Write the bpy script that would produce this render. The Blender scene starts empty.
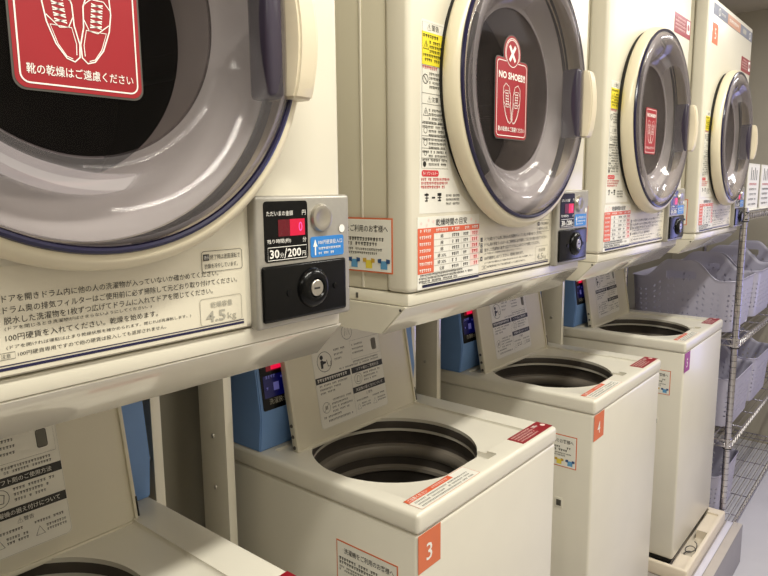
import bpy, bmesh, math, random
from mathutils import Matrix, Vector

scene = bpy.context.scene
COL = scene.collection
rnd = random.Random(7)
H = 1.5                       # eye height: local heights below are measured from eye level

# ------------------------------------------------------------------ camera
cd = bpy.data.cameras.new('camera'); cam = bpy.data.objects.new('camera', cd); COL.objects.link(cam)
cd.sensor_width = 36.0; cd.lens = 36.0 * 651.58 / 768.0; cd.clip_start = 0.02
yaw, pitch, roll = 0.6956, 0.1514, -0.0089
fwd = Vector((math.cos(yaw)*math.cos(pitch), math.sin(yaw)*math.cos(pitch), -math.sin(pitch)))
rt = Vector((math.sin(yaw), -math.cos(yaw), 0)); upv = rt.cross(fwd)
r2 = rt*math.cos(roll) + upv*math.sin(roll); u2 = -rt*math.sin(roll) + upv*math.cos(roll)
cm = Matrix.Identity(4)
for i in range(3):
    cm[i][0], cm[i][1], cm[i][2] = r2[i], u2[i], -fwd[i]
cm.translation = (-0.0697, -0.5578, H)
cam.matrix_world = cm
scene.camera = cam

# ------------------------------------------------------------------ world, lights, exposure
w = bpy.data.worlds.new('world'); scene.world = w; w.use_nodes = True
w.node_tree.nodes['Background'].inputs[0].default_value = (0.9, 0.92, 1.0, 1)
w.node_tree.nodes['Background'].inputs[1].default_value = 0.05

def area(name, loc, rot, sx, sy, power, color):
    l = bpy.data.lights.new(name, 'AREA'); l.shape = 'RECTANGLE'; l.size = sx; l.size_y = sy
    l.energy = power; l.color = color
    o = bpy.data.objects.new(name, l); COL.objects.link(o); o.location = loc; o.rotation_euler = rot
    return o
WARM = (1.0, 0.965, 0.855)
for x_, c_, k_ in ((-1.2, WARM, 0.3), (0.35, WARM, 1.05), (1.85, WARM, 1.0), (3.45, (0.96, 0.95, 0.97), 0.6)):
    area('ceiling_lamp', (x_, -0.62, H + 0.93), (0, 0, 0), 0.9, 0.10, 12.0*k_, c_)      # row over the aisle edge
    area('fill_panel', (x_, -1.30, H + 0.93), (0, 0, 0), 1.1, 0.55, 3.0*k_, c_)     # broad unseen panels added over the aisle for soft fill
area('blue_sign_lamp', (4.10, -0.85, 1.0), (0, math.radians(90), 0), 1.0, 0.6, 3.5, (0.36, 0.38, 1.0))   # blue-lit end of the aisle, facing -x
vs = scene.view_settings
vs.view_transform = 'Standard'; vs.look = 'None'; vs.gamma = 1.0; vs.use_curve_mapping = False
vs.exposure = 0.66
scene.cycles.max_bounces = 8; scene.cycles.transparent_max_bounces = 16

# ------------------------------------------------------------------ materials
def lin(h):
    h = h.lstrip('#'); c = [int(h[i:i+2], 16)/255 for i in (0, 2, 4)]
    return tuple(((x/12.92) if x <= 0.04045 else ((x+0.055)/1.055)**2.4) for x in c) + (1,)
MATS = {}
def mat(name, hexc, rough=0.4, metal=0.0, spec=0.5, noise=0.0, scale=40, bump=0.0, emit=None, estr=0.0, coat=0.0):
    m = bpy.data.materials.new(name); m.use_nodes = True
    nt = m.node_tree; b = nt.nodes['Principled BSDF']
    b.inputs['Base Color'].default_value = lin(hexc)
    b.inputs['Roughness'].default_value = rough; b.inputs['Metallic'].default_value = metal
    b.inputs['Specular IOR Level'].default_value = spec
    b.inputs['Coat Weight'].default_value = coat; b.inputs['Coat Roughness'].default_value = 0.08
    if emit:
        b.inputs['Emission Color'].default_value = lin(emit); b.inputs['Emission Strength'].default_value = estr
    if noise or bump:
        tc = nt.nodes.new('ShaderNodeTexCoord'); n = nt.nodes.new('ShaderNodeTexNoise')
        n.inputs['Scale'].default_value = scale; n.inputs['Detail'].default_value = 4
        nt.links.new(tc.outputs['Object'], n.inputs['Vector'])
        if noise:
            c = lin(hexc); r = nt.nodes.new('ShaderNodeValToRGB')
            r.color_ramp.elements[0].position = 0.3; r.color_ramp.elements[1].position = 0.7
            r.color_ramp.elements[0].color = tuple(x*(1-noise) for x in c[:3]) + (1,)
            r.color_ramp.elements[1].color = tuple(min(1, x*(1+noise)) for x in c[:3]) + (1,)
            nt.links.new(n.outputs['Fac'], r.inputs['Fac']); nt.links.new(r.outputs['Color'], b.inputs['Base Color'])
        if bump:
            bp = nt.nodes.new('ShaderNodeBump'); bp.inputs['Strength'].default_value = bump; bp.inputs['Distance'].default_value = 0.002
            nt.links.new(n.outputs['Fac'], bp.inputs['Height']); nt.links.new(bp.outputs['Normal'], b.inputs['Normal'])
    MATS[name] = m
    return m
def clear(name, tint, hexc, fac, rough):
    m = bpy.data.materials.new(name); m.use_nodes = True; nt = m.node_tree
    b = nt.nodes['Principled BSDF']; b.inputs['Base Color'].default_value = lin(hexc); b.inputs['Roughness'].default_value = rough
    b.inputs['Specular IOR Level'].default_value = 0.7
    t = nt.nodes.new('ShaderNodeBsdfTransparent'); t.inputs[0].default_value = lin(tint)
    mx = nt.nodes.new('ShaderNodeMixShader')
    b.inputs['Coat Weight'].default_value = 0.6
    lw = nt.nodes.new('ShaderNodeLayerWeight'); lw.inputs[0].default_value = 0.22
    pw = nt.nodes.new('ShaderNodeMath'); pw.operation = 'MULTIPLY'; pw.inputs[1].default_value = 0.55
    nt.links.new(lw.outputs['Fresnel'], pw.inputs[0])
    mt = nt.nodes.new('ShaderNodeMath'); mt.operation = 'ADD'; mt.use_clamp = True; mt.inputs[1].default_value = fac
    nt.links.new(pw.outputs[0], mt.inputs[0]); nt.links.new(mt.outputs[0], mx.inputs[0])
    nt.links.new(t.outputs[0], mx.inputs[1]); nt.links.new(b.outputs[0], mx.inputs[2])
    nt.links.new(mx.outputs[0], nt.nodes['Material Output'].inputs['Surface'])
    MATS[name] = m
    return m

CREAM = mat('cream_enamel', 'DDD7C6', 0.32, noise=0.02, scale=6, coat=0.15)
CREAM2 = mat('cream_side_panel', 'CFC8B2', 0.42, noise=0.02, scale=6)
RINGC = mat('ivory_plastic', 'DAD0B6', 0.3, noise=0.015, scale=9)
HANDC = mat('beige_handle_plastic', 'D9CDB3', 0.38, noise=0.02, scale=20)
STAND = mat('stand_enamel', 'DFD9C8', 0.25, noise=0.02, scale=8, coat=1.0)
STAND.node_tree.nodes['Principled BSDF'].inputs['Coat IOR'].default_value = 1.8
WASHC = mat('washer_plastic', 'DFDACC', 0.33, noise=0.02, scale=8, coat=0.1)
LIDC = mat('lid_plastic', 'D6CFBB', 0.4, noise=0.02, scale=10)
BLUEC = mat('blue_plastic', '6F93C8', 0.4, noise=0.03, scale=12)
NAVY = mat('navy_gasket', '1E1B3A', 0.2, noise=0.05, scale=20)
SMOKE = mat('smoked_recess', '3C3645', 0.25, noise=0.05, scale=20)
FUNNEL = mat('grey_funnel', 'DAD6D2', 0.45, noise=0.05, scale=10)
DRUM = mat('dark_drum', '383632', 0.45, metal=0.0, noise=0.12, scale=30)
TUBD = mat('tub_dark_plastic', '4E4842', 0.32, noise=0.1, scale=25)
TUBG = mat('tub_grey_ring', '857D72', 0.3, noise=0.05, scale=25)
BLACKG = mat('black_gloss', '0A0A0B', 0.2, spec=0.22, noise=0.05, scale=20)
BLACKR = mat('black_rubber', '15140F', 0.7, noise=0.1, scale=40)
SILVER = mat('silver_paint', 'A5A199', 0.35, metal=0.35, noise=0.03, scale=200)
CHROME = mat('chrome', 'C9C6C8', 0.16, metal=1.0, noise=0.03, scale=60)
STEEL = mat('brushed_steel', 'BDB8AE', 0.3, metal=0.9, noise=0.04, scale=90)
DARKW = mat('dark_wire', '5A585C', 0.3, metal=0.8, noise=0.05, scale=60)
CLEAR = clear('clear_bowl_plastic', 'F2F0F1', 'B2ACAE', 0.08, 0.07)
WINDOW = clear('clear_window_plastic', 'D6D2D2', '55504E', 0.02, 0.06)
WHITE = mat('sticker_white', 'E9E6DC', 0.45, noise=0.01, scale=30)
PAPER = mat('sheet_cream', 'DFD8C5', 0.4, noise=0.01, scale=30)
LIDST = mat('lid_sticker', 'E2DED2', 0.45, noise=0.01, scale=30)
RED = mat('sticker_red', '9C1B26', 0.4, noise=0.03, scale=30)
DRED = mat('label_dark_red', '8F1424', 0.35, noise=0.03, scale=30)
ORANGE = mat('label_orange', 'D66E42', 0.45, noise=0.03, scale=30)
TORANGE = mat('table_orange', 'DB6440', 0.45, noise=0.03, scale=30)
PURPLE = mat('label_purple', 'A0468F', 0.45, noise=0.03, scale=30)
YELLOW = mat('label_yellow', 'F0DE3C', 0.45, noise=0.02, scale=30)
LBLUE = mat('label_blue', '2E7FCB', 0.4, noise=0.03, scale=30)
SHIRTB = mat('shirt_blue', '5F9CC8', 0.5, noise=0.03, scale=30)
SHIRTD = mat('sleeve_blue', '2C4F80', 0.5, noise=0.03, scale=30)
SHIRTY = mat('shirt_yellow', 'E6D24A', 0.5, noise=0.03, scale=30)
SHIRTO = mat('sleeve_gold', 'C9A23A', 0.5, noise=0.03, scale=30)
INK = mat('ink_black', '24221F', 0.5, noise=0.02, scale=30)
INKN = mat('ink_navy', '1D1B45', 0.4, noise=0.02, scale=30)
INKG = mat('ink_grey', 'A9A598', 0.5, noise=0.02, scale=30)
INKM = mat('ink_mid', '4E4B45', 0.5, noise=0.02, scale=30)
INKW = mat('ink_white', 'F2EFE8', 0.5, noise=0.01, scale=30)
INKR = mat('ink_red', 'D23C44', 0.5, noise=0.02, scale=30)
PINK = mat('cell_pink', 'F0D3CB', 0.5, noise=0.02, scale=30)
STRIP = mat('control_strip_slate', '6E7180', 0.4, noise=0.03, scale=30)
STRIPO = mat('control_strip_orange', 'C08A6A', 0.4, noise=0.03, scale=30)
LED = mat('led_red', '400008', 0.3, emit='E81040', estr=0.6, noise=0.02)
LEDD = mat('led_red_bright', '600010', 0.3, emit='FF4A8A', estr=1.4, noise=0.02)
LEDOFF = mat('led_window_dark', '3A0610', 0.25, emit='B00024', estr=0.15, noise=0.02)
SCR = mat('blue_backlit_panel', '060A40', 0.25, emit='10149A', estr=0.04, noise=0.03)
SCRI = mat('backlit_icon', '8080C0', 0.3, emit='5A60C8', estr=0.10, noise=0.03)
BASKET = mat('basket_plastic', 'B6B3C4', 0.38, noise=0.02, scale=12)
PAN = mat('pan_plastic', 'E6DAC6', 0.4, noise=0.03, scale=15)
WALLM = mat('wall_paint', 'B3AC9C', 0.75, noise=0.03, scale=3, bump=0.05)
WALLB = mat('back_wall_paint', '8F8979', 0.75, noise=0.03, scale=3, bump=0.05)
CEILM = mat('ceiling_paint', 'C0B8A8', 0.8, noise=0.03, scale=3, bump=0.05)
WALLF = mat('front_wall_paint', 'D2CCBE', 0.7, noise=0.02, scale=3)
FLOORM = mat('floor_vinyl', 'CDCBD0', 0.35, noise=0.04, scale=5)
PLATM = mat('platform_vinyl', 'A39C98', 0.45, noise=0.04, scale=20)
NOSEM = mat('platform_nosing', '8F8A8E', 0.35, noise=0.04, scale=20)
TRIMW = mat('white_gloss_trim', 'E4E2F0', 0.2, noise=0.02, scale=20)

# ------------------------------------------------------------------ geometry helpers
def frame(o, ux, uy):
    ux = Vector(ux).normalized(); uy = Vector(uy).normalized(); n = ux.cross(uy)
    m = Matrix.Identity(4)
    for i in range(3):
        m[i][0], m[i][1], m[i][2] = ux[i], uy[i], n[i]
    m.translation = Vector(o)
    return m
GLY = {}
def glyphs(s, bold):
    k = (s, bold)
    if k not in GLY:
        c = bpy.data.curves.new('txt', 'FONT'); c.body = s; c.size = 1.0; c.resolution_u = 2; c.offset = bold
        o = bpy.data.objects.new('txt', c)
        me = bpy.data.meshes.new_from_object(o)
        vs_ = [v.co.copy() for v in me.vertices]; fs = [list(p.vertices) for p in me.polygons]
        bpy.data.objects.remove(o); bpy.data.curves.remove(c); bpy.data.meshes.remove(me)
        if vs_:
            bb = (min(v.x for v in vs_), max(v.x for v in vs_), min(v.y for v in vs_), max(v.y for v in vs_))
        else:
            bb = (0, 1, 0, 1)
        GLY[k] = (vs_, fs, bb)
    return GLY[k]
LAY = 0.00035
class MB:
    def __init__(self):
        self.v = []; self.f = []; self.m = []; self.mats = []
    def mi(self, m):
        if m not in self.mats: self.mats.append(m)
        return self.mats.index(m)
    def add(self, vs_, fs, m, M=None):
        b = len(self.v)
        self.v += [tuple(M @ Vector(x)) if M is not None else tuple(x) for x in vs_]
        k = self.mi(m)
        for f in fs:
            self.f.append([b+i for i in f]); self.m.append(k)
    def addbm(self, bm, m, M=None):
        bm.verts.ensure_lookup_table(); bm.verts.index_update()
        self.add([v.co for v in bm.verts], [[v.index for v in f.verts] for f in bm.faces], m, M); bm.free()
    def box(self, x0, x1, y0, y1, z0, z1, m, bev=0.0, seg=2, M=None):
        bm = bmesh.new(); bmesh.ops.create_cube(bm, size=1)
        for v in bm.verts:
            v.co = Vector((x0 if v.co.x < 0 else x1, y0 if v.co.y < 0 else y1, z0 if v.co.z < 0 else z1))
        if bev > 0:
            bmesh.ops.bevel(bm, geom=list(bm.edges), offset=bev, segments=seg, affect='EDGES', profile=0.5)
        bmesh.ops.recalc_face_normals(bm, faces=bm.faces)
        self.addbm(bm, m, M)
    def prism(self, pts, h0, h1, m, M=None, bev=0.0):
        bm = bmesh.new(); vs_ = [bm.verts.new((p[0], p[1], h0)) for p in pts]; f = bm.faces.new(vs_)
        r = bmesh.ops.extrude_face_region(bm, geom=[f])
        for e in r['geom']:
            if isinstance(e, bmesh.types.BMVert): e.co.z = h1
        if bev > 0:
            bmesh.ops.bevel(bm, geom=[e for e in bm.edges], offset=bev, segments=2, affect='EDGES')
        bmesh.ops.recalc_face_normals(bm, faces=bm.faces)
        self.addbm(bm, m, M)
    def lathe(self, prof, m, M, seg=96, close=False):
        vs_ = []; fs = []; n = len(prof)
        for i in range(seg):
            a = 2*math.pi*i/seg
            for r, h in prof: vs_.append((r*math.cos(a), r*math.sin(a), h))
        for i in range(seg):
            j = (i+1) % seg
            for k in range(n if close else n-1):
                l = (k+1) % n
                q = [i*n+k, j*n+k, j*n+l, i*n+l]
                if prof[k][0] < 1e-7: q = [i*n+k, j*n+l, i*n+l]
                elif prof[l][0] < 1e-7: q = [i*n+k, j*n+k, i*n+l]
                fs.append(q)
        bm = bmesh.new(); bv = [bm.verts.new(v) for v in vs_]
        for f in fs: bm.faces.new([bv[i] for i in f])
        bmesh.ops.remove_doubles(bm, verts=bm.verts, dist=1e-6)
        bmesh.ops.recalc_face_normals(bm, faces=bm.faces)
        self.addbm(bm, m, M)
    def tube(self, pts, r, m, seg=8, closed=False, M=None):
        pts = [Vector(p) for p in pts]; n = len(pts); vs_ = []; fs = []; prev = None
        for i, p in enumerate(pts):
            a = pts[i-1] if (i > 0 or closed) else p; b = pts[(i+1) % n] if (i < n-1 or closed) else p
            t = (b-a).normalized()
            ref = prev if prev is not None else (Vector((0, 0, 1)) if abs(t.z) < 0.9 else Vector((1, 0, 0)))
            s = (ref - t*ref.dot(t)).normalized(); q = t.cross(s); prev = s
            for k in range(seg):
                an = 2*math.pi*k/seg; vs_.append(p + s*math.cos(an)*r + q*math.sin(an)*r)
        for i in range(n if closed else n-1):
            j = (i+1) % n
            for k in range(seg):
                l = (k+1) % seg; fs.append([i*seg+k, i*seg+l, j*seg+l, j*seg+k])
        if not closed:
            fs.append(list(range(seg))[::-1]); fs.append([(n-1)*seg+k for k in range(seg)])
        self.add(vs_, fs, m, M)
    # flat printing on a frame (u, v, layer)
    def poly(self, F, pts, lay, m, thick=False):
        h = lay*LAY
        if thick: self.prism(pts, -0.0002, h, m, F)
        else: self.add([(p[0], p[1], h) for p in pts], [list(range(len(pts)))], m, F)
    def rect(self, F, u0, v0, u1, v1, lay, m, r=0.0, thick=False):
        if r <= 0: pts = [(u0, v0), (u1, v0), (u1, v1), (u0, v1)]
        else:
            pts = []
            for cx, cy, a0 in ((u1-r, v0+r, -90), (u1-r, v1-r, 0), (u0+r, v1-r, 90), (u0+r, v0+r, 180)):
                for k in range(6):
                    a = math.radians(a0 + 18*k); pts.append((cx+r*math.cos(a), cy+r*math.sin(a)))
        self.poly(F, pts, lay, m, thick); return pts
    def stroke(self, F, pts, wd, lay, m, closed=False):
        n = len(pts); L = []; R = []
        for i in range(n):
            a = Vector(pts[i-1]) if (i > 0 or closed) else Vector(pts[i]); b = Vector(pts[(i+1) % n]) if (i < n-1 or closed) else Vector(pts[i])
            t = (b-a); t = t.normalized() if t.length > 0 else Vector((1, 0)); q = Vector((-t.y, t.x))*wd/2; p = Vector(pts[i])
            L.append(p+q); R.append(p-q)
        vs_ = [(p.x, p.y, lay*LAY) for p in L+R]
        fs = [[i, n+i, n+(i+1) % n, (i+1) % n] for i in range(n if closed else n-1)]
        self.add(vs_, fs, m, F)
    def disc(self, F, cx, cy, r, lay, m, seg=24):
        self.poly(F, [(cx+r*math.cos(2*math.pi*k/seg), cy+r*math.sin(2*math.pi*k/seg)) for k in range(seg)], lay, m)
    def circle(self, F, cx, cy, r, wd, lay, m, ry=None, seg=24):
        ry = ry or r
        self.stroke(F, [(cx+r*math.cos(2*math.pi*k/seg), cy+ry*math.sin(2*math.pi*k/seg)) for k in range(seg)], wd, lay, m, True)
    def text(self, F, s, u, v, h, lay, m, w=None, align='L', bold=0.0):
        """v = bottom of the line, h = glyph height"""
        vs_, fs, bb = glyphs(s, bold)
        if not vs_: return
        sy = h/max(1e-6, bb[3]-bb[2]); sx = sy
        if w: sx = w/(bb[1]-bb[0])
        tw = (bb[1]-bb[0])*sx
        u0 = u if align == 'L' else (u-tw/2 if align == 'C' else u-tw)
        self.add([(u0+(p.x-bb[0])*sx, v+(p.y-bb[2])*sy, lay*LAY) for p in vs_], fs, m, F)
    def small(self, F, u0, v, u1, h, lay, m, rg=rnd):
        """a line of print too small to read: little broken strokes"""
        u = u0
        while u < u1-h*0.7:
            c = h*rg.uniform(0.75, 0.95); k = rg.random()
            if k > 0.08:
                self.rect(F, u, v+h*rg.uniform(.62, .75), min(u+c, u1), v+h*rg.uniform(.85, 1), lay, m)
                self.rect(F, u+c*rg.uniform(0, .15), v+h*rg.uniform(.3, .4), min(u+c*.9, u1), v+h*rg.uniform(.45, .55), lay, m)
                if k > .3: self.rect(F, u+c*.1, v, min(u+c*rg.uniform(.6, .9), u1), v+h*.15, lay, m)
                x = u+c*rg.uniform(.3, .6); self.rect(F, x, v, x+h*.2, v+h, lay, m)
            u += c+h*0.2
    def build(self, name, parent=None, dz=0.0, sub=None):
        me = bpy.data.meshes.new(name); me.from_pydata([(a, b, c+dz) for a, b, c in self.v], [], self.f)
        for m in self.mats: me.materials.append(m)
        me.polygons.foreach_set('material_index', self.m); me.polygons.foreach_set('use_smooth', [True]*len(self.f))
        me.polygons.foreach_set('use_smooth', [p.area < 0.0015 for p in me.polygons])
        me.update(); me.set_sharp_from_angle(angle=math.radians(38))
        o = bpy.data.objects.new(name, me); COL.objects.link(o)
        if parent: o.parent = parent
        return o
def boolean(o, cutters, dz=0.0):
    for mbc in cutters:
        c = mbc.build('cut', None, dz); c.parent = o.parent
        md = o.modifiers.new('b', 'BOOLEAN'); md.operation = 'DIFFERENCE'; md.object = c; md.solver = 'EXACT'
        dg = bpy.context.evaluated_depsgraph_get(); dg.update()
        me = bpy.data.meshes.new_from_object(o.evaluated_get(dg)); old = o.data; nm = old.name
        o.modifiers.clear(); o.data = me; bpy.data.meshes.remove(old); me.name = nm
        cm_ = c.data; bpy.data.objects.remove(c); bpy.data.meshes.remove(cm_)
    me = o.data; me.polygons.foreach_set('use_smooth', [p.area < 0.0015 for p in me.polygons]); me.update(); me.set_sharp_from_angle(angle=math.radians(38))
def thing(name, label, cat, loc=(0, 0, 0), group=None, rz=0):
    o = bpy.data.objects.new(name, None); COL.objects.link(o); o.location = loc; o.rotation_euler = (0, 0, rz)
    o['label'] = label; o['category'] = cat
    if group: o['group'] = group
    return o
def tag(o, label, cat, group=None):
    o['label'] = label; o['category'] = cat
    if group: o['group'] = group
    return o
def struct(mb, name):
    o = mb.build(name); o['kind'] = 'structure'; return o
def copy_tree(o, parent=None):
    c = o.copy(); COL.objects.link(c); c.parent = parent
    for ch in list(o.children): copy_tree(ch, c)
    return c
def P(mb, name, parent, dz=0, label=None):
    o = mb.build(name, parent, dz)
    if label: o['label'] = label
    return o

# ------------------------------------------------------------------ the room
FL = 0.0; CE = 2.45; X0, X1, Y0, Y1 = -2.2, 4.15, -1.8, 0.64; T = 0.06
b = MB(); b.box(X0-T, X1+T, Y0-T, Y1+T, FL-T, FL, FLOORM); struct(b, 'floor')
b = MB(); b.box(X0-T, X1+T, Y0-T, Y1+T, CE, CE+T, CEILM); struct(b, 'ceiling')
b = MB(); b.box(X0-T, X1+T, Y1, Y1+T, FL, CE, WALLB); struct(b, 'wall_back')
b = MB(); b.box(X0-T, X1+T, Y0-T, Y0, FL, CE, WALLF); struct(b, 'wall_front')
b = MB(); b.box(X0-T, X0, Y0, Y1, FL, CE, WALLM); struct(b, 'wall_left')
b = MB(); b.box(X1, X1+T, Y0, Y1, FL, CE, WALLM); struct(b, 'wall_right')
# raised plinth the washers stand on: top, white strip and nosing
PT = H - 1.34
b = MB(); b.box(X0, 2.70, -0.072, Y1, FL, PT, PLATM); struct(b, 'trim_1')
b = MB(); b.box(X0, 2.70, -0.062, -0.040, PT, PT+0.002, TRIMW, 0.0008); struct(b, 'trim_2')
b = MB(); b.box(X0, 2.708, -0.096, -0.072, FL, PT+0.001, NOSEM, 0.003); struct(b, 'trim_3')
NOSET = mat('nosing_lit_top', 'C9C1B9', 0.4, noise=0.03, scale=20)  # lighter nosing tone: light falling on the top edge is in the colour
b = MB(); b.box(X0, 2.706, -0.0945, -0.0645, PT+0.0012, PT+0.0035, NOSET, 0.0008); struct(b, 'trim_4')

DO = [0, .73, 1.423, 2.202]; WO = [0, .73, 1.441, 2.199]
FR = frame((0, 0, 0), (1, 0, 0), (0, 0, 1))               # dryer front plane

# ------------------------------------------------------------------ dryer
DB = 0.168                                                 # bottom of dryer below eye level
DC, DZ = 0.206, 0.159                                      # door centre
LATHE = frame((DC, 0, DZ), (1, 0, 0), (0, 0, 1))           # lathe axis points out of the front (-y): height h = -y
def sneakers(b, F, cu, cv, s, lay):
    for sg in (-1, 1):
        def q(x, y): return (cu+sg*(0.0115+x*1.2+y*0.12)*s, cv+y*s)
        out = [(-.006, -.028), (-.0075, -.018), (-.006, -.004), (-.007, .012), (-.004, .026), (.004, .030), (.0105, .024), (.0125, .010), (.012, -.004), (.0085, -.020), (.003, -.030), (-.002, -.032)]
        b.stroke(F, [q(*p) for p in out], 0.0011*s, lay, INKW, True)
        b.stroke(F, [q(x*.78+.0006, y*.86-.0025) for x, y in out if y < -.002], 0.0007*s, lay, INKW)
        b.stroke(F, [q(-.006, .002), (q(-.002, -.006)), q(.004, -.007), q(.0115, .001)], 0.0008*s, lay, INKW)
        for k in range(5):
            y = -.003+k*.0042
            b.stroke(F, [q(-.0015, y), q(.0065, y+.002)], 0.0011*s, lay, INKW)
            b.stroke(F, [q(-.0015, y+.002), q(.0065, y)], 0.0009*s, lay, INKW)
        b.stroke(F, [q(-.0065, .014), q(-.002, .019), q(.007, .019), q(.0118, .013)], 0.0008*s, lay, INKW)
def shirt(b, F, cu, cv, s, body, sleeve, lay):
    b.poly(F, [(cu-.42*s, cv-.5*s), (cu+.42*s, cv-.5*s), (cu+.42*s, cv+.25*s), (cu+.15*s, cv+.3*s), (cu-.15*s, cv+.3*s), (cu-.42*s, cv+.25*s)], lay, body)
    for sg in (-1, 1):
        b.poly(F, [(cu+sg*.3*s, cv+.05*s), (cu+sg*.75*s, cv+.1*s), (cu+sg*.75*s, cv+.45*s), (cu+sg*.3*s, cv+.5*s)][::sg], lay+1, sleeve)
def side_notice(b, F, w_, h_, title):
    b.rect(F, 0, 0, w_, h_, 1, ORANGE, thick=True)
    b.rect(F, .0022, .0022, w_-.0022, h_-.0022, 2, WHITE)
    b.text(F, title, w_*.14, h_*.74, h_*.13, 3, INK, w=w_*.80, bold=.005)
    b.small(F, w_*.05, h_*.58, w_*.9, h_*.065, 3, INK); b.small(F, w_*.05, h_*.49, w_*.82, h_*.065, 3, INK)
    b.small(F, w_*.05, h_*.40, w_*.9, h_*.045, 3, INKM); b.small(F, w_*.05, h_*.33, w_*.8, h_*.045, 3, INKM)
    for k, (c1, c2) in enumerate(((SHIRTY, SHIRTO), (SHIRTB, SHIRTD), (SHIRTY, SHIRTO), (SHIRTB, SHIRTD))):
        shirt(b, F, w_*(.26+.208*k), h_*.17, h_*.19, c1, c2, 3)

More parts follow.
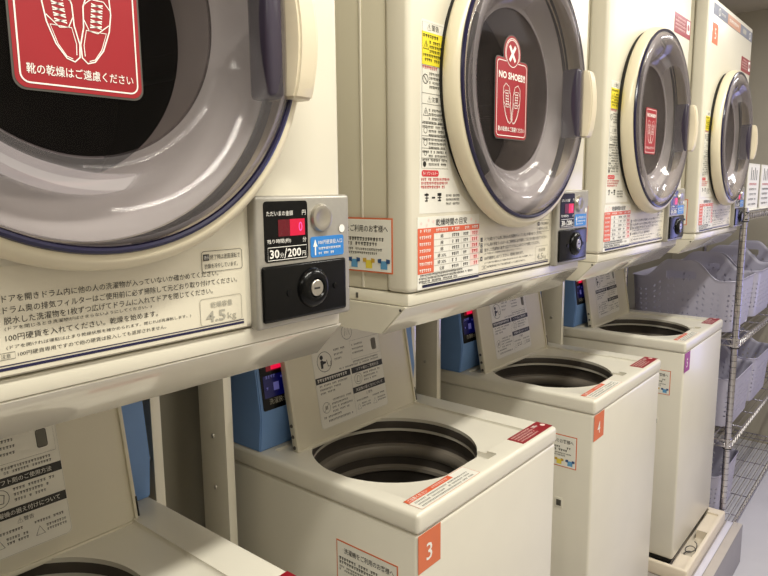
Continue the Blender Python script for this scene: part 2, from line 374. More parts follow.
def make_dryer(label):
    t = thing('clothes_dryer', label, 'dryer', (DO[0], 0, H-DB), 'coin dryers in a row above the washers')
    u0, u1 = -.076, .518
    b = MB()
    b.box(u0, u1, 0, .043, -.149, .566, CREAM, .008, 4)
    body = P(b, 'front_panel', t, DB)
    c = MB(); c.lathe([(0, -.2), (.203, -.2), (.203, .2), (0, .2)], CREAM, LATHE)
    boolean(body, [c], DB)
    b = MB(); b.box(u0+.004, u1-.004, .043, .60, -.149, .562, CREAM2, .004)
    cas = P(b, 'casing', t, DB)
    c = MB(); c.lathe([(0, -.5), (.255, -.5), (.255, .2), (0, .2)], DRUM, LATHE)
    boolean(cas, [c], DB)
    for x in (u0+.0042, u1-.0042):
        b = MB(); b.box(x-.0018, x+.0018, .088, .092, -.147, .560, CREAM, .0008); P(b, 'seam_ridge', t, DB)
    b = MB(); b.box(u0+.003, u1-.003, .004, .597, -.168, -.150, CREAM, .002); b.box(u0+.0015, u0+.004, .10, .104, -.164, -.156, INKM, .0005)
    P(b, 'base', t, DB)
    # door
    b = MB(); b.lathe([(.199, .0075), (.214, .0075), (.2195, .0095), (.2225, .014), (.2225, .021), (.2210, .028), (.218, .033), (.2145, .0362), (.2105, .0375), (.202, .037)], RINGC, LATHE @ Matrix.Translation((.004, -.004, 0)), 128)
    b.lathe([(.2035, -.001), (.2105, -.001), (.2105, .0085), (.2035, .0085)], BLACKR, LATHE, 96, True)
    door = P(b, 'door', t, DB)
    b = MB(); b.lathe([(.2080+.0034*math.cos(a*math.pi/4), .0380+.0034*math.sin(a*math.pi/4)) for a in range(8)], NAVY, LATHE, 128, True)
    P(b, 'gasket', door, 0)
    door.children[0].data.transform(Matrix.Translation((0, 0, DB)))
    b = MB()
    prof = [(.205, .038), (.202, .043), (.195, .0465), (.185, .046), (.172, .039), (.160, .028), (.150, .015), (.142, .006), (.137, .003), (.133, .003), (.131, .001)]
    b.lathe(prof + [(r-.0016, h-.002) for r, h in prof[::-1]], CLEAR, LATHE, 128, True)
    P(b, 'door_bowl', door, DB)
    b = MB(); b.lathe([(0, .001), (.1312, .001), (.1312, -.002), (0, -.002)], WINDOW, LATHE, 96)
    P(b, 'door_window', door, DB)
    # handle: bowed grip and smoked recess
    b = MB()
    n = 10; vs_ = []; fs = []
    for k in range(n+1):
        z = .0915+(.2115-.0915)*k/n; s = math.sin(math.pi*k/n)
        un = .372+.02*0+.0  # inner edge
        ua = .3895+.004*s; ub = .4235+.006*s; ya = -.044-.004*s; yb = -.056-.005*s
        e = .004 if k in (0, n) else 0
        vs_ += [(ua+e, -.012, z), (ua+e*.5, ya, z), (ua+.006, yb+e*.5, z), (ub-.006, yb+e*.5, z), (ub, yb+.006, z), (ub, -.012, z)]
    for k in range(n):
        for j in range(6):
            l = (j+1) % 6; fs.append([k*6+j, k*6+l, (k+1)*6+l, (k+1)*6+j])
    fs.append(list(range(6))); fs.append([n*6+j for j in range(6)][::-1])
    bm = bmesh.new(); bv = [bm.verts.new(v) for v in vs_]
    for f in fs: bm.faces.new([bv[i] for i in f])
    bmesh.ops.recalc_face_normals(bm, faces=bm.faces)
    bmesh.ops.bevel(bm, geom=list(bm.edges), offset=.0022, segments=2, affect='EDGES')
    b.addbm(bm, HANDC)
    P(b, 'door_handle', door, DB)
    b = MB(); b.box(.371, .3915, -.046, -.012, .090, .2135, SMOKE, .006, 3)
    P(b, 'handle_recess', door, DB)
    # opening and drum
    b = MB(); b.lathe([(.2025, -.001), (.199, -.015), (.188, -.035), (.170, -.058), (.155, -.075), (.150, -.086), (.153, -.090), (.202, -.04), (.2028, -.03)], FUNNEL, LATHE, 96, True)
    P(b, 'drum_opening', t, DB)
    b = MB(); b.lathe([(.150, -.086), (.240, -.10), (.250, -.14), (.250, -.40), (.20, -.43), (0, -.435)], DRUM, LATHE, 96)
    for k in range(3):
        a = math.radians(30+120*k); ca, sa = math.cos(a), math.sin(a)
        b.box(-.012, .012, .205, .25, -.40, -.13, DRUM, .006, 2, LATHE @ Matrix.Rotation(a, 4, 'Z'))
    P(b, 'drum', t, DB)
    # NO SHOES sticker on the window
    F = frame((0, -.0012, 0), (1, 0, 0), (0, 0, 1)); b = MB()
    def keyhole(g):
        def arc(cx, cy, r, a0, a1, n_): return [(cx+r*math.cos(math.radians(a0+(a1-a0)*k/n_)), cy+r*math.sin(math.radians(a0+(a1-a0)*k/n_))) for k in range(n_+1)]
        L, R_, B, T_ = .151+g, .258-g, .0815+g, .209-g; r = .009-g*.5; cr = .028-g; cz = .219
        dx = math.sqrt(max(0, cr*cr-(T_-cz)**2)); a = math.degrees(math.atan2(T_-cz, dx))
        return arc(R_-r, B+r, r, -90, 0, 5)+arc(R_-r, T_-r, r, 0, 90, 5)+arc((L+R_)/2, cz, cr, a, 180-a, 18)+arc(L+r, T_-r, r, 90, 180, 5)+arc(L+r, B+r, r, 180, 270, 5)
    GREYRIM = INKG
    b.poly(F, keyhole(-.0018), 1, INKM, True); b.poly(F, keyhole(.0), 2, RED)
    b.stroke(F, keyhole(.004), .0013, 3, INKW, True)
    b.circle(F, .2045, .219, .0215, .0012, 3, INKW)
    for s in (-1, 1):
        b.stroke(F, [(.2045-.0095, .219-s*.012), (.2045+.0095, .219+s*.012)], .0062, 3+.2*s, INKW)
    b.text(F, 'NO SHOES!!', .2045, .177, .0115, 3, INKW, w=.088, align='C', bold=.03)
    sneakers(b, F, .2045, .139, 1.03, 3)
    b.text(F, '靴の乾燥はご遠慮ください', .205, .0925, .0082, 3, INKW, w=.09, align='C', bold=.006)
    P(b, 'no_shoes_sticker', t, DB, 'red no shoes sticker with white X in a circle and shoe outlines')
    # coin box
    b = MB(); b.box(.3725, .5200, -.0117, .004, -.1520, -.0065, SILVER, .0045, 3)
    cb = P(b, 'coin_box', t, DB, 'silver coin box with black lock plate')
    F = frame((0, -.0117, 0), (1, 0, 0), (0, 0, 1))
    b = MB(); b.rect(F, .3845, -.0785, .4485, -.0125, 2, BLACKG, .004, True)
    b.text(F, 'ただいまの金額', .388, -.0285, .0055, 3, INKW, w=.038); b.text(F, '円', .440, -.0285, .0055, 3, INKW)
    b.rect(F, .404, -.051, .4435, -.0325, 3, LEDOFF); b.rect(F, .421, -.051, .4435, -.0325, 3.5, LED)
    b.text(F, '0', .434, -.0465, .0105, 4, LEDD, w=.0055)
    b.text(F, '残り時間(約)', .388, -.059, .0055, 3, INKW, w=.034); b.text(F, '分', .440, -.059, .0055, 3, INKW)
    b.stroke(F, [(.3885, -.0765), (.4455, -.0765), (.4455, -.0625), (.3885, -.0625)], .0007, 3, INKW, True)
    b.text(F, '30', .391, -.0745, .0095, 3, INKW, w=.0135, bold=.02); b.text(F, '分', .4055, -.0745, .0055, 3, INKW); b.text(F, '/', .4115, -.0755, .0115, 3, INKW)
    b.text(F, '200', .4165, -.0745, .0095, 3, INKW, w=.0205, bold=.02); b.text(F, '円', .4385, -.0745, .0055, 3, INKW)
    P(b, 'price_display', cb, DB, 'black price display with red digit')
    b = MB(); SL = frame((.4695, -.0117, -.033), (1, 0, 0), (0, 0, 1))
    b.lathe([(0, .0035), (.004, .0036), (.009, .0044), (.0125, .0054), (.0148, .0046), (.0165, .001), (.0168, -.001)], STEEL, SL, 40)
    P(b, 'coin_slot', cb, DB)
    b = MB(); b.disc(F, .505, -.047, .0048, 2, INKW)
    b.rect(F, .4525, -.0785, .5075, -.0545, 2, LBLUE, .003, True)
    b.poly(F, [(.456, -.066), (.4585, -.066), (.4585, -.076), (.4605, -.076), (.4605, -.066), (.463, -.066), (.4595, -.0575)], 3, INKW)
    b.text(F, '100円硬貨投入口', .4645, -.064, .0052, 3, INKW, w=.040)
    b.small(F, .4645, -.070, .504, .0028, 3, INKW); b.small(F, .4645, -.0755, .492, .0028, 3, INKW)
    P(b, 'coin_label', cb, DB, 'blue coin slot label with white arrow')
    b = MB(); b.box(.3785, .5085, -.0155, -.011, -.1445, -.0825, BLACKG, .003, 3)
    lk = P(b, 'lock_plate', cb, DB)
    KL = frame((.4515, -.0155, -.1125), (1, 0, 0), (0, 0, 1))
    b = MB(); b.lathe([(.0235, -.0005), (.0228, .003), (.0195, .0062), (.0150, .0085), (.0120, .0080), (.0105, .0062), (.0104, .002)], BLACKG, KL, 48)
    b.lathe([(0, .0080), (.0085, .0080), (.0095, .0072), (.0095, .003)], STEEL, KL, 32); b.box(-.0055, .0035, -.0011, .0011, .0075, .0083, INK, 0, 1, KL)
    for s in (-1, 1): b.lathe([(0, .0015), (.0035, .0012), (.0038, 0)], BLACKG, KL @ Matrix.Translation((s*.037, -.002, 0)), 16)
    b.v = [(x, y, z+DB) for x, y, z in b.v]; b.build('lock', lk)
    # printed instruction panel
    b = MB(); b.rect(FR, .109, -.1455, .366, -.058, 1, PAPER)
    lines = [('ドアを開きドラム内に他の人の洗濯物が入っていないか確かめてください。', .0060, .1265, .332, -.0868), ('ドラム奥の排気フィルターはご使用前に必ず掃除して元どおり取り付けてください。', .0060, .1265, .355, -.0960),
             ('脱水した洗濯物を1枚ずつ広げてドラムに入れてドアを閉じてください。', .0060, .1265, .324, -.1045), ('(ドアを閉じるとき洗濯物がはさまらないようにしてください。)', .0036, .1265, .255, -.1098),
             ('100円硬貨を入れてください。乾燥を始めます。', .0058, .1265, .261, -.1184), ('(ドアを開ければ運転は止まり乾燥状態を確かめられます。閉じれば再運転します。)', .0036, .1265, .297, -.1252),
             ('100円硬貨専用ですので他の硬貨は投入しても返却されません。', .0038, .1345, .269, -.1318)]
    for s, hh, ub, ue, vv in lines:
        b.text(FR, s, ub, vv, hh, 2, INK, w=ue-ub)
    for k, s in enumerate('使い方'):
        b.text(FR, s, .1068, -.093-.014*k, .0050, 2, INK)
    for k, s in enumerate(('1', '2', '3', '4')):
        y = [-.0868, -.0960, -.1045, -.1180][k]
        b.rect(FR, .1138, y-.0005, .1202, y+.0063, 2, INK); b.text(FR, s, .1170, y+.0005, .0048, 3, INKW, align='C')
    b.stroke(FR, [(.1185, -.1327), (.1325, -.1327), (.1325, -.1273), (.1185, -.1273)], .0004, 2, INKM, True); b.text(FR, '注意', .1255, -.1318, .0036, 2, INKM, align='C')
    b.rect(FR, -.046, -.1380, .362, -.1371, 2, INKN); b.rect(FR, -.046, -.1418, .362, -.1393, 2, INKN)
    b.stroke(FR, b.rect(FR, .3125, -.082, .3625, -.061, 1.5, PAPER, .003), .0005, 3, INKM, True)
    b.rect(FR, .3145, -.0705, .3215, -.0640, 3, INK); b.text(FR, '表示', .318, -.0693, .0040, 4, INKW, w=.006, align='C')
    b.text(FR, '終了時は送風運転で', .3228, -.0700, .0052, 3, INK, w=.037); b.text(FR, '衣類を冷やしています。', .3155, -.0788, .0052, 3, INK, w=.041)
    b.stroke(FR, b.rect(FR, .308, -.1365, .3595, -.109, 1.5, PAPER, .003), .0005, 3, INKG, True)
    b.text(FR, '乾燥容量', .334, -.1195, .0062, 3, INKG, w=.027, align='C', bold=.01); b.text(FR, '4.5', .3145, -.134, .0115, 3, INKG, w=.024, bold=.02); b.text(FR, 'kg', .3410, -.1355, .0088, 3, INKG, w=.011)
    P(b, 'instruction_panel', t, DB)
    # drying time table
    b = MB(); b.rect(FR, -.057, -.1455, .108, -.041, 2, WHITE, 0, True)
    b.text(FR, '乾燥時間の目安', .030, -.0552, .0105, 3, INK, w=.084, align='C', bold=.008)
    for uu, vv in ((-.048, -.050), (-.030, -.046), (-.018, -.048), (-.035, -.053), (.084, -.049), (.098, -.053)): b.disc(FR, uu, vv, .0024, 3, PINK, 8)
    b.rect(FR, -.057, -.0655, .108, -.057, 3, TORANGE); b.rect(FR, -.057, -.123, -.0175, -.0655, 3, TORANGE)
    cols = [-.0175, .0235, .0565, .0815, .108]
    for k in range(6):
        v0 = -.0655-(k+1)*.0096
        for j in range(4):
            b.rect(FR, cols[j]+.0004, v0+.0004, cols[j+1]-.0004, v0+.0092, 3, PINK if j == 3 else WHITE)
        b.rect(FR, -.0175, v0-.0002, .108, v0+.0002, 4, INKG)
        b.text(FR, ['綿', '綿', '綿', '綿 30%', '綿 30%', '化繊'][k], .003, v0+.0016, .006, 4, INK, align='C', w=[.007, .007, .007, .022, .022, .012][k])
        b.small(FR, .030, v0+.0022, .0525, .0048, 4, INK); b.small(FR, .0615, v0+.0022, .0785, .0048, 4, INK); b.small(FR, .0865, v0+.0018, .104, .0055, 4, INKR)
        b.small(FR, -.053, v0+.0025, -.022, .0045, 4, INKW)
    for j, (a, c) in enumerate(((-.052, -.023), (-.012, .019), (.029, .052), (.061, .079), (.086, .105))): b.small(FR, a, -.0632, c, .0042, 4, INKW)
    b.small(FR, -.054, -.1275, .06, .0034, 3, INK); b.small(FR, -.054, -.132, .09, .0034, 3, INK); b.small(FR, -.054, -.1365, .045, .0034, 3, INK)
    b.rect(FR, -.046, -.1432, .108, -.1406, 4, INKN)
    P(b, 'time_table_sticker', t, DB, 'white drying time table with orange header')
    # warning sticker
    b = MB(); b.poly(FR, [(-.052, -.036), (.084, -.036), (.080, -.026), (.050, -.008), (.030, .020), (.018, .060), (.011, .130), (.009, .226), (.006, .230), (-.045, .230), (-.048, .227), (-.052, .0)], 1, WHITE, True)
    b.stroke(FR, [(-.047, .028), (.019, .028), (.013, .060), (.007, .130), (.0065, .2265), (-.0455, .2265)], .0006, 2, INKM, True)
    b.rect(FR, -.0465, .170, .0068, .214, 2, YELLOW)
    b.text(FR, '⚠警告', -.020, .2165, .0085, 2, INK, w=.028, align='C'); b.small(FR, -.044, .206, -.008, .005, 3, INK)
    def tri(cx, cy, s, ink, lay=3): b.stroke(FR, [(cx-s, cy-s*.8), (cx+s, cy-s*.8), (cx, cy+s)], s*.22, lay, ink, True); b.rect(FR, cx-s*.1, cy-s*.5, cx+s*.1, cy+s*.4, lay, ink)
    tri(-.037, .196, .006, INK)
    for k in range(5): b.small(FR, -.029 if k < 3 else -.044, .199-k*.006, .004, .0040, 3, INK)
    b.rect(FR, -.0465, .1695, .007, .170, 3, INKM); b.small(FR, -.045, .1645, -.004, .0042, 2, INKR)
    b.circle(FR, -.038, .151, .0062, .0011, 2, INK); b.stroke(FR, [(-.042, .155), (-.034, .147)], .0011, 2, INK)
    for k in range(4): b.small(FR, -.029, .157-k*.006, .004, .0038, 2, INKM)
    b.rect(FR, -.0465, .1315, .007, .132, 2, INKM); b.text(FR, '⚠注意', -.020, .120, .0080, 2, INK, w=.026, align='C')
    b.rect(FR, -.0465, .117, .007, .1175, 2, INKM); tri(-.037, .106, .006, INK, 2)
    y = .111
    for k in range(14):
        b.small(FR, -.045 if k in (3, 4, 7, 10, 12) else -.030, y-.0036, .006+.0008*k, .0036, 2, INK if k in (3, 7, 10) else INKM); y -= .0058
    for yy in (.0905, .073, .056, .042): b.rect(FR, -.0465, yy, .012, yy+.0005, 2, INKM)
    b.circle(FR, -.038, .081, .004, .0008, 2, INKM); b.circle(FR, -.038, .064, .004, .0008, 2, INKM); b.circle(FR, -.038, .049, .003, .0008, 2, INKM); b.disc(FR, -.040, .034, .004, 2, INK)
    b.rect(FR, -.047, .0165, -.005, .0255, 2, INKR, .004); b.text(FR, '糸くずフィルター', -.026, .0185, .0050, 3, INKW, w=.036, align='C')
    for k in range(3): b.small(FR, -.048, .0105-k*.0055, .026-.008*k, .0040, 2, INKR)
    b.small(FR, -.040, -.019, -.030, .012, 2, INK); b.rect(FR, -.022, -.015, -.014, -.0125, 2, INK); b.small(FR, -.008, -.019, .002, .012, 2, INK)
    for k in range(3): b.small(FR, .014, -.013-k*.006, .050, .0035, 2, INKM)
    P(b, 'warning_sticker', t, DB, 'tall white warning sticker with yellow panel')
    # upper labels
    b = MB(); b.rect(FR, -.034, .516, .508, .549, 2, STRIP, 0, True); b.rect(FR, .14, .5165, .32, .5485, 3, STRIPO)
    b.circle(FR, .035, .532, .010, .003, 3, INKW); b.circle(FR, .47, .532, .010, .003, 3, INKW); b.rect(FR, .36, .525, .41, .540, 3, INKG); b.small(FR, .16, .528, .30, .009, 4, INKW); b.small(FR, .06, .528, .11, .007, 3, INKW)
    P(b, 'control_strip', t, DB, 'slate grey strip with orange middle along the top edge')
    b = MB(); b.rect(FR, .3695, .4005, .5135, .4505, 2, DRED, 0, True); b.rect(FR, .478, .412, .505, .446, 3, INKW, .003); b.disc(FR, .4915, .429, .009, 4, DRED)
    for k in range(4): b.small(FR, .377, .438-k*.009, .465, .005, 3, PINK)
    P(b, 'red_notice', t, DB, 'dark red notice with white symbol')
    # side notice
    SD = frame((u0+.0025, .168, -.1225), (0, -1, 0), (0, 0, 1)); SD = frame((u0+.0024, .168, -.1225), (0, -1, 0), (0, 0, 1))
    SD = frame((u0-.0002, .168, -.1225), (0, -1, 0), (0, 0, 1))
    b = MB(); side_notice(b, SD, .139, .0805, '乾燥機をご利用のお客様へ')
    P(b, 'side_notice', t, DB, 'white notice with orange border and coloured shirts')
    return t

DL = ['coin dryer nearest the camera, its door cut off by the left edge of the photo', 'cream coin dryer second from the camera, full red NO SHOES sticker in its door window',
      'cream coin dryer third from the camera, plain red sticker in its door window', 'cream coin dryer farthest from the camera, orange tag at its top left']
dry = [make_dryer(DL[0])]
for k in (1, 2, 3):
    c = copy_tree(dry[0]); c.location.x = DO[k]; c['label'] = DL[k]; dry.append(c)
def find(o, nm): return [c for c in o.children if c.name.split('.')[0] == nm][0]
bpy.data.objects.remove(find(dry[3], 'no_shoes_sticker')); bpy.data.objects.remove(find(dry[2], 'no_shoes_sticker'))
F = frame((0, -.0012, 0), (1, 0, 0), (0, 0, 1)); b = MB()
b.rect(F, .181, .080, .262, .192, 2, RED, .007, True); b.stroke(F, b.rect(F, .185, .084, .258, .188, 2.5, RED, .006), .0012, 3, INKW, True)
b.text(F, 'NO SHOES!!', .2215, .170, .009, 3, INKW, w=.062, align='C', bold=.03); sneakers(b, F, .2215, .135, .9, 3)
b.text(F, '靴の乾燥はご遠慮ください', .2215, .0925, .006, 3, INKW, w=.064, align='C')
P(b, 'no_shoes_sticker', dry[2], DB, 'red no shoes sticker')
F = FR; b = MB(); b.rect(F, -.034, .432, .031, .4925, 2, ORANGE, 0, True); b.text(F, '5', -.001, .446, .032, 3, INKW, align='C')
P(b, 'number_tag', dry[3], DB, 'orange number tag')

# ------------------------------------------------------------------ dryer stand
def make_stand(label):
    t = thing('dryer_stand', label, 'stand', (DO[0], 0, PT), 'cream steel stands under the dryers')
    Z = H-PT                                              # local z = fit z + Z
    u0, u1 = -.0775, .5195
    b = MB(); b.box(u0, u1, .010, .605, -.1708, -.1684, STAND)
    P(b, 'shelf_plate', t, Z)
    b = MB()
    A = frame((0, .0055, -.1700), (1, 0, 0), (0, -.044, .0445))     # v axis points up along the slant
    L = math.hypot(.044, .0445)
    b.box(u0, u1, -L, 0, -.002, 0, STAND, .0009, 2, A); b.box(u0, u1, .006, .02, -.1700, -.1685, STAND, .0004)
    P(b, 'front_apron', t, Z)
    for x in (u0, u1):
        b = MB(); s = frame((x, 0, 0), (0, 1, 0), (0, 0, 1))
        b.prism([(.0075, -.1692), (.605, -.1692), (.605, -.2125), (.0505, -.2125)], -.0010, .0010, STAND, s)
        b.tube([(x, .014, -.1735), (x-.0016 if x < 0 else x+.0016, .014, -.1735)], .0022, INKM, 8)
        P(b, 'side_bracket', t, Z)
    for s in (-1, 1):
        b = MB(); x = -.0890 if s < 0 else .4918
        b.box(x, x+.018, .43, .433, -1.34, -.1705, STAND, .0008)
        xs = x if s < 0 else x+.015
        b.box(xs, xs+.003, .433, .512, -1.34, -.1705, STAND, .0008)
        for z in (-.33, -.47, -.575, -.70):
            b.lathe([(0, .003), (.004, .002), (.0048, 0)], STEEL, frame((xs-.0002, .470, z), (0, -1, 0), (0, 0, 1)), 12)
        P(b, 'post', t, Z)
    return t
SLB = ['cream steel stand under the dryer nearest the camera', 'cream steel stand under the second dryer, above washer number 3', 'cream steel stand under the third dryer, above washer number 4', 'cream steel stand under the farthest dryer, above the purple-tagged washer']
st = [make_stand(SLB[0])]
for k in (1, 2, 3):
    c = copy_tree(st[0]); c.location.x = DO[k]; c['label'] = SLB[k]

# ------------------------------------------------------------------ washer
WB = 1.336
HCX, HCY, HR = .177, .234, .166
def make_washer(label):
    t = thing('washing_machine', label, 'washing machine', (WO[0], 0, H-WB), 'top-loading coin washers in a row')
    b = MB(); b.box(-.0275, .4705, .0215, .552, -1.285, -.5475, WASHC, .007, 3)
    body = P(b, 'body', t, WB)
    c = MB(); c.lathe([(0, -1), (HR+.022, -1), (HR+.022, .3), (0, .3)], TUBD, frame((HCX, HCY, 0), (1, 0, 0), (0, 1, 0)))
    c.v = [(x, y, max(z, -.9)) for x, y, z in c.v]; c.v = [(x, y, z+WB) for x, y, z in c.v]
    boolean(body, [c])
    b = MB(); b.box(-.0295, .4725, .0195, .554, -.547, -.511, WASHC, .008, 4)
    top = P(b, 'top_cover', t, WB)
    HF = frame((HCX, HCY, 0), (1, 0, 0), (0, 1, 0))
    c1 = MB(); c1.box(.004, .412, .0685, .40, -.5165+WB, -.45+WB, WASHC, .004, 3)
    c2 = MB(); c2.lathe([(0, -.6+WB), (HR, -.6+WB), (HR, -.4+WB), (0, -.4+WB)], WASHC, HF, 96)
    c3 = MB(); c3.box(.226, .262, .046, .09, -.527+WB, -.45+WB, WASHC, .004, 2)
    boolean(top, [c1, c2, c3])
    b = MB()
    b.lathe([(HR+.0015, -.5180), (HR, -.524), (HR-.001, -.540), (HR+.010, -.546), (HR+.012, -.575), (HR+.002, -.580)], TUBD, HF, 96)
    b.lathe([(HR+.004, -.578), (HR-.006, -.581), (HR-.010, -.588), (HR-.010, -.600), (HR-.006, -.606)], TUBG, HF, 96)
    b.lathe([(HR-.004, -.605), (HR-.005, -.625)], TUBD, HF, 96)
    b.lathe([(HR-.005, -.625), (HR-.013, -.629), (HR-.014, -.636), (HR-.006, -.641)], TUBG, HF, 96)
    b.lathe([(HR-.006, -.641), (HR-.006, -.72), (HR-.007, -.86)], TUBD, HF, 96)
    b.lathe([(HR-.007, -.72), (HR-.012, -.735), (HR-.03, -.742), (.09, -.744), (.05, -.732), (0, -.728)], BLACKR, HF, 64)
    P(b, 'tub', t, WB, 'dark grey tub')
    b = MB(); b.box(-.02, .463, .03, .545, -1.305, -1.2852, BLACKR, .003)
    P(b, 'base', t, WB)
    for fx, fy in ((.03, .07), (.41, .07), (.03, .50), (.41, .50)):
        b = MB(); b.lathe([(0, -1.336), (.024, -1.336), (.025, -1.328), (.018, -1.318), (.018, -1.304), (0, -1.304)], BLACKR, frame((fx, fy, 0), (1, 0, 0), (0, 1, 0)), 24)
        P(b, 'foot', t, WB)
    # blue control box
    b = MB(); side = frame((-.0238, 0, 0), (0, 1, 0), (0, 0, 1))
    b.prism([(.411, -.5108), (.403, -.438), (.4255, -.262), (.435, -.252), (.548, -.252), (.548, -.5108)], 0, .4945, BLUEC, side, .0025)
    box = P(b, 'control_box', t, WB, 'blue control box')
    PF = frame((0, .4025, -.438), (1, 0, 0), (0, .0225, .176))
    b = MB(); b.rect(PF, -.016, .010, .34, .165, 2, BLACKG, .004, True); b.rect(PF, -.010, .034, .30, .078, 3, SCR)
    for k in range(6):
        uu = -.004+k*.05; b.rect(PF, uu+.018, .046, uu+.032, .062, 4, SCRI); b.small(PF, uu, .072, uu+.03, .006, 4, SCRI); b.small(PF, uu, .050, uu+.014, .005, 4, SCRI); b.disc(PF, uu+.04, .070, .0025, 4, SCRI)
    b.text(PF, '洗濯脱水', .0, .020, .012, 4, INKG, w=.045); b.small(PF, .07, .022, .25, .008, 4, INKG)
    b.rect(PF, .0, .086, .09, .106, 3, LEDOFF); b.rect(PF, .012, .088, .040, .104, 4, LED)
    P(b, 'control_panel', box, WB, 'black control panel with blue backlight and red display')
    # open lid
    LF = frame((0, .3595, -.5185), (1, 0, 0), (0, .033, .185)); LL = .315
    b = MB(); b.box(.031, .4215, -.002, LL, -.017, -.004, LIDC, .004, 3, LF)
    for a, c_, d, e in ((.031, .0375, -.002, LL), (.415, .4215, -.002, LL), (.031, .4215, -.002, .0055)): b.box(a, c_, d, e, -.012, .0, LIDC, .0018, 2, LF)
    lid = P(b, 'lid', t, WB)
    b = MB(); b.box(.4195, .4225, .010, .042, -.009, .0008, BLACKR, .0006, 1, LF)
    P(b, 'lid_latch', lid, WB)
    for vv in (.012, .034, .056):
        b = MB(); b.lathe([(0, .002), (.0035, .0015), (.004, 0)], INKM, LF @ frame((.031, vv, -.009), (0, 0, 1), (0, 1, 0)), 10); P(b, 'screw', lid, WB)
    SF = LF @ Matrix.Translation((0, 0, -.0039)); b = MB()
    b.rect(SF, .106, .026, .321, .245, 1, LIDST, .008, True); b.stroke(SF, b.rect(SF, .107, .027, .320, .244, 1.2, LIDST, .008), .0004, 2, INKG, True)
    def bar(u0, u1, v): b.rect(SF, u0, v-.0065, u1, v+.0065, 2, INK)
    bar(.107, .212, .1265); bar(.216, .320, .1265); bar(.212, .320, .083)
    b.small(SF, .112, .1235, .205, .0065, 3, LIDST); b.text(SF, 'ソフト剤のご使用方法', .268, .1230, .0072, 3, LIDST, w=.075, align='C'); b.text(SF, '洗濯機の据え付けについて', .266, .0795, .0072, 3, LIDST, w=.09, align='C')
    b.rect(SF, .2125, .032, .2129, .12, 2, INKM)
    b.circle(SF, .140, .163, .021, .0011, 2, INK, seg=32)
    b.disc(SF, .132, .173, .0048, 3, INK, 12); b.poly(SF, [(.128, .150), (.134, .150), (.135, .158), (.144, .160), (.144, .163), (.136, .165), (.133, .168), (.128, .166)], 3, INK); b.stroke(SF, [(.146, .166), (.149, .152), (.157, .152), (.158, .162)], .0016, 3, INK)
    b.circle(SF, .218, .213, .016, .0009, 2, INKM); b.stroke(SF, [(.210, .206), (.214, .222), (.218, .206), (.222, .222), (.226, .206)], .0009, 3, INKM)
    for k in range(3): b.small(SF, .170, .180-k*.010, .208 - .008*k, .0042, 2, INKM)
    b.stroke(SF, [(.222, .151), (.316, .151), (.316, .192), (.222, .192)], .0004, 2, INKM, True); b.rect(SF, .292, .160, .306, .185, 2, INKG, .003); b.stroke(SF, b.rect(SF, .292, .160, .306, .185, 2, INKG, .003), .0008, 3, INKM, True)
    for k in range(3): b.small(SF, .227, .180-k*.009, .262+.008*(k % 2), .0038, 2, INKM)
    b.small(SF, .225, .143, .31, .0038, 2, INKM); b.small(SF, .180, .137, .31, .0036, 2, INKM)
    for k in range(3): b.small(SF, .116, .112-k*.0075, .200-.02*k, .0040, 2, INKM)
    b.circle(SF, .127, .068, .011, .0008, 2, INKM); b.stroke(SF, [(.120, .061), (.134, .075)], .0009, 3, INKM); b.rect(SF, .123, .064, .131, .072, 2, INKG)
    for k in range(4): b.small(SF, .144, .078-k*.008, .206-.01*(k % 2), .0040, 2, INKM)
    for k in range(2): b.small(SF, .116+.012*k, .046-k*.009, .170+.035*k, .0042, 2, INKM)
    b.circle(SF, .234, .106, .012, .0008, 2, INKM); b.stroke(SF, [(.228, .100), (.232, .113), (.240, .110), (.238, .099), (.228, .1)], .0012, 3, INKM)
    for k in range(3): b.small(SF, .252, .112-k*.0075, .31-.008*k, .0038, 2, INKM)
    b.text(SF, '⚠警告', .262, .066, .0068, 2, INK, w=.022, align='C')
    for uu in (.219, .272):
        b.stroke(SF, [(uu, .040), (uu+.012, .040), (uu+.006, .052)], .0009, 2, INK, True); b.small(SF, uu, .057, uu+.04, .0036, 2, INKM)
        for k in range(2): b.small(SF, uu+.015, .048-k*.006, uu+.043, .0034, 2, INKM)
    P(b, 'lid_sticker', lid, WB, 'off white instruction sheet with black bars')
    # labels on the top
    TF = frame((0, 0, -.5108), (1, 0, 0), (0, 1, 0)); b = MB()
    b.rect(TF, -.009, .0265, .168, .0655, 1, WHITE, .003, True); b.stroke(TF, b.rect(TF, -.0088, .0267, .1678, .0653, 1.2, WHITE, .003), .0007, 2, ORANGE, True)
    b.rect(TF, -.009, .0535, .120, .0655, 2, TORANGE); b.text(TF, 'ご注意ください', -.004, .0555, .008, 3, INKW, w=.052, bold=.008); b.small(TF, .062, .057, .112, .005, 3, PINK)
    for k in range(3): b.small(TF, .0, .046-k*.0075, .155, .0036, 2, INKM)
    P(b, 'caution_label', t, WB, 'white caution label with red band')
    b = MB(); b.rect(TF, .338, .0295, .4695, .0672, 1, DRED, 0, True)
    b.text(TF, 'お願い', .437, .052, .009, 2, INKW, w=.022, align='C', bold=.008); b.disc(TF, .459, .048, .006, 2, PINK, 12)
    for k in range(4): b.small(TF, .345, .058-k*.0075, .422, .0042, 2, PINK)
    P(b, 'red_label', t, WB, 'dark red label with white print')
    SD = frame((-.0277, .202, -.6985), (0, -1, 0), (0, 0, 1)); b = MB(); side_notice(b, SD, .140, .084, '洗濯機をご利用のお客様へ'); P(b, 'side_notice', t, WB, 'white notice with orange border and coloured shirts')
    b = MB(); b.box(-.0295, -.0265, .094, .116, -.810, -.782, WASHC, .001); b.box(-.0305, -.029, .098, .111, -.804, -.788, INKM, .001); P(b, 'side_plug', t, WB)
    return t
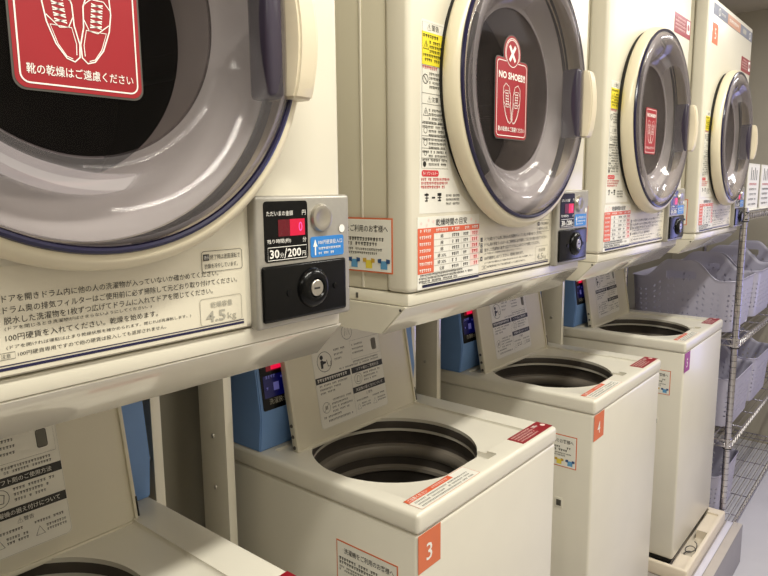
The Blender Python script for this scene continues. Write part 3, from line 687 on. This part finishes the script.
def number(t, n, m, lab):
    F = frame((0, .0213, 0), (1, 0, 0), (0, 0, 1)); b = MB(); b.rect(F, -.0265, -.6145, .0352, -.5485, 1, m, 0, True)
    if n: b.text(F, n, .003, -.600, .030, 2, INKW, align='C', w=.016, bold=.005)
    P(b, 'number_tag', t, WB, lab)
WL = ['cream washing machine nearest the camera at the bottom left corner, mostly out of frame', 'cream washing machine with the orange number 3 tag, lid open', 'cream washing machine with the orange number 4 tag, lid open', 'cream washing machine with the purple number tag beside the basket rack, lid open']
wa = [make_washer(WL[0])]
for k in (1, 2, 3):
    c = copy_tree(wa[0]); c.location.x = WO[k]; c['label'] = WL[k]; wa.append(c)
number(wa[1], '3', ORANGE, 'orange tag with white 3'); number(wa[2], '4', ORANGE, 'orange tag with white 4'); number(wa[3], '5', PURPLE, 'purple tag with white 5')

# ------------------------------------------------------------------ drain pan under the far washer
def make_pan():
    x0, x1, y0, y1 = 2.140, 2.680, -.036, .575; zb, zt = PT, PT+.05
    b = MB(); b.box(x0, x1, y0, y1, zb, zt, PAN, .006, 3); o = b.build('drain_pan')
    c1 = MB(); c1.box(x0+.02, x1-.02, y0+.055, y1-.03, zb+.004, zt+.1, PAN, .004, 2)
    c2 = MB(); c2.box(2.26, 2.47, y0+.012, .10, zb+.004, zt+.1, PAN, .012, 3)
    c3 = MB(); c3.box(x0+.012, x1-.05, y0+.014, .10, zt-.008, zt+.1, PAN, .003, 2)
    boolean(o, [c1, c2, c3])
    return tag(o, 'beige plastic drain pan under the purple-tagged washer', 'drain pan')
make_pan()
b = MB(); pts = [(2.315+.036*math.cos(a*.5)+.001*a, .002+.017*math.sin(a*.5), PT+.012+.0012*a) for a in range(26)]
b.tube(pts, .0018, INKM, 6); tag(b.build('thin_cord'), 'thin dark cord coiled in the drain pan by the far washer', 'cord')

# ------------------------------------------------------------------ wire rack
RX0, RX1, RY0, RY1 = 2.752, 4.05, -.010, .435
SHZ = [-.103, -.602, -1.02, -1.425]
t = thing('wire_rack', 'chrome wire shelving rack holding laundry baskets beyond the last washer', 'rack', (RX0, RY0, 0))
def L(p): return (p[0]-RX0, p[1]-RY0, p[2])
for px, py in ((RX0, RY0), (RX1, RY0), (RX0, RY1), (RX1, RY1)):
    b = MB(); pr = []
    z = 0.02
    b.tube([L((px, py, 0.02)), L((px, py, H-.085))], .0125, CHROME, 16)
    for k in range(53): b.tube([L((px, py, .06+k*.025)), L((px, py, .0615+k*.025))], .0130, DARKW, 16)
    b.tube([L((px, py, 0)), L((px, py, .025))], .018, BLACKR, 16)
    P(b, 'post', t)
for zs in SHZ:
    b = MB(); z = H+zs; ya, yb = RY0-.016, RY1+.016; xa, xb = RX0-.014, RX1+.014
    for dz in (0, -.026):
        b.tube([L((xa, ya, z+dz)), L((xb, ya, z+dz)), L((xb, yb, z+dz)), L((xa, yb, z+dz))], .0032, CHROME, 8, True)
    for yy in (ya, yb):
        n = 64; b.tube([L((xa+(xb-xa)*k/n, yy, z-(.026 if k % 2 else 0))) for k in range(n+1)], .0022, CHROME, 6)
    for xx in (xa, xb):
        n = 22; b.tube([L((xx, ya+(yb-ya)*k/n, z-(.026 if k % 2 else 0))) for k in range(n+1)], .0022, CHROME, 6)
    for k in range(1, 20):
        y = ya+(yb-ya)*k/20; b.tube([L((xa, y, z)), L((xb, y, z))], .0019, CHROME, 6)
    for k in range(1, 6):
        x = xa+(xb-xa)*k/6; b.tube([L((x, ya, z-.004)), L((x, yb, z-.004))], .0028, CHROME, 6)
    for px, py in ((RX0, RY0), (RX1, RY0), (RX0, RY1), (RX1, RY1)):
        b.tube([L((px, py, z-.032)), L((px, py, z+.006))], .0165, CHROME, 16); b.tube([L((px, py, z-.036)), L((px, py, z-.032))], .0172, BLACKR, 16)
    P(b, 'shelf', t)

# ------------------------------------------------------------------ laundry baskets
def basket_mesh():
    N, M_ = 208, 30; wx, wy = .395, .420; th = .0028
    def ring(tt, s, z):                                     # rounded rectangle, tt in 0..1
        a, c = wx/2*s, wy/2*s; r = .05
        segs = [(2*(c-r)), math.pi*r/2, 2*(a-r), math.pi*r/2]*2; tot = sum(segs); d = ((tt+segs[0]/2/tot) % 1)*tot
        # start middle of +x side going +y
        pos = [((a, -(c-r)), (a, c-r)), (a-r, c-r, 0), ((a-r, c), (-(a-r), c)), (-(a-r), c-r, 90), ((-a, c-r), (-a, -(c-r))), (-(a-r), -(c-r), 180), ((-(a-r), -c), (a-r, -c)), (a-r, -(c-r), 270)]
        for k, L_ in enumerate(segs):
            if d <= L_ or k == 7:
                f = d/L_; p = pos[k]
                if k % 2 == 0: return (p[0][0]+(p[1][0]-p[0][0])*f, p[0][1]+(p[1][1]-p[0][1])*f, z)
                an = math.radians(p[2]+90*f); return (p[0]+r*math.cos(an), p[1]+r*math.sin(an), z)
            d -= L_
    verts = []; quads = []
    base_h, hump = .212, .078
    def ztop(p):
        x, y, _ = p
        if abs(x) > wx/2-.056: q = min(1, max(0, (abs(y)-.045)/.105)); return base_h+hump*0.5*(1+math.cos(math.pi*q))
        return base_h
    for j in range(M_+1):
        for i in range(N):
            p1 = ring(i/N, 1, 0); zt = ztop(p1); z = zt*j/M_; s = .93+.07*min(1, z/base_h)
            flare = 1+(.02 if j >= M_ else 0)
            verts.append((p1[0]*s*flare, p1[1]*s*flare, z))
    for j in range(M_):
        for i in range(N):
            k = (i+1) % N
            c = [(verts[j*N+i][q]+verts[(j+1)*N+k][q])/2 for q in range(3)]
            onx = abs(c[0]) > wx/2*.93-.012 and abs(c[1]) < .13
            if abs(c[0]) > wx/2*.9 and ((c[1])/.058)**4+((c[2]-.226)/.017)**4 < 1: continue
            if 4 <= j <= 21 and j % 3 == 0 and (i % 8) in (1, 4): continue
            quads.append([j*N+i, j*N+k, (j+1)*N+k, (j+1)*N+i])
    me = bpy.data.meshes.new('laundry_basket'); bot = len(verts)
    fl = [verts[i] for i in range(N)]
    quads.append(list(range(N))[::-1])
    me.from_pydata(verts, [], quads); me.materials.append(BASKET)
    o = bpy.data.objects.new('laundry_basket', me); COL.objects.link(o)
    md = o.modifiers.new('s', 'SOLIDIFY'); md.thickness = th; md.offset = -1
    dg = bpy.context.evaluated_depsgraph_get(); dg.update()
    m2 = bpy.data.meshes.new_from_object(o.evaluated_get(dg)); o.modifiers.clear(); o.data = m2
    m2.polygons.foreach_set('use_smooth', [True]*len(m2.polygons)); m2.set_sharp_from_angle(angle=math.radians(40)); m2.name = 'laundry_basket'
    return o
def rim(o):
    me = o.data; return me
bk0 = basket_mesh()
spots = [(3.01, .222, -.595, 'white perforated laundry basket on the middle shelf, nearest the washers'), (3.43, .215, -.595, 'white laundry basket behind the nearest one on the middle shelf'),
         (3.845, .215, -.595, 'white laundry basket farthest along the middle shelf'), (3.06, .212, -1.013, 'white laundry basket on the lower shelf just right of the rack post'),
         (3.49, .212, -1.013, 'white laundry basket farther along the lower shelf'), (2.98, .23, -1.419, 'white laundry basket on the bottom shelf behind the rack post')]
for k, (x, y, z, lab) in enumerate(spots):
    o = bk0 if k == 0 else bk0.copy()
    if k: COL.objects.link(o)
    o.location = (x, y, H+z); tag(o, lab, 'basket', 'white laundry baskets on the wire rack')

# ------------------------------------------------------------------ paper signs on the top shelf
for k, (x, y, lab) in enumerate(((2.93, .0, 'white printed sign standing on the top shelf beside the last dryer handle'), (3.185, .0, 'white printed sign at the right edge of the photo on the top shelf'))):
    t = thing('shelf_sign', lab, 'sign', (x, y, H-.0995), 'white signs standing on the top shelf')
    F = frame((-.108, 0, 0), (1, 0, 0), (0, 0, 1))
    b = MB(); b.box(0, .216, .002, .185, -.004, 0, WHITE, .0006, 1, F); b.box(0, .216, 0, .004, -.05, .01, WHITE, .001, 1, F); P(b, 'holder', t)
    b = MB(); b.rect(F, .012, .008, .204, .178, 1, INKW, thick=True)
    for j in range(4): b.rect(F, .05+.034*j, .120, .062+.034*j, .170-.01*(j % 2), 2, INKM)
    for j in range(5): b.small(F, .030, .100-.020*j, .17, .008, 2, INKR if j == 0 else INKM)
    P(b, 'printed_sheet', t)
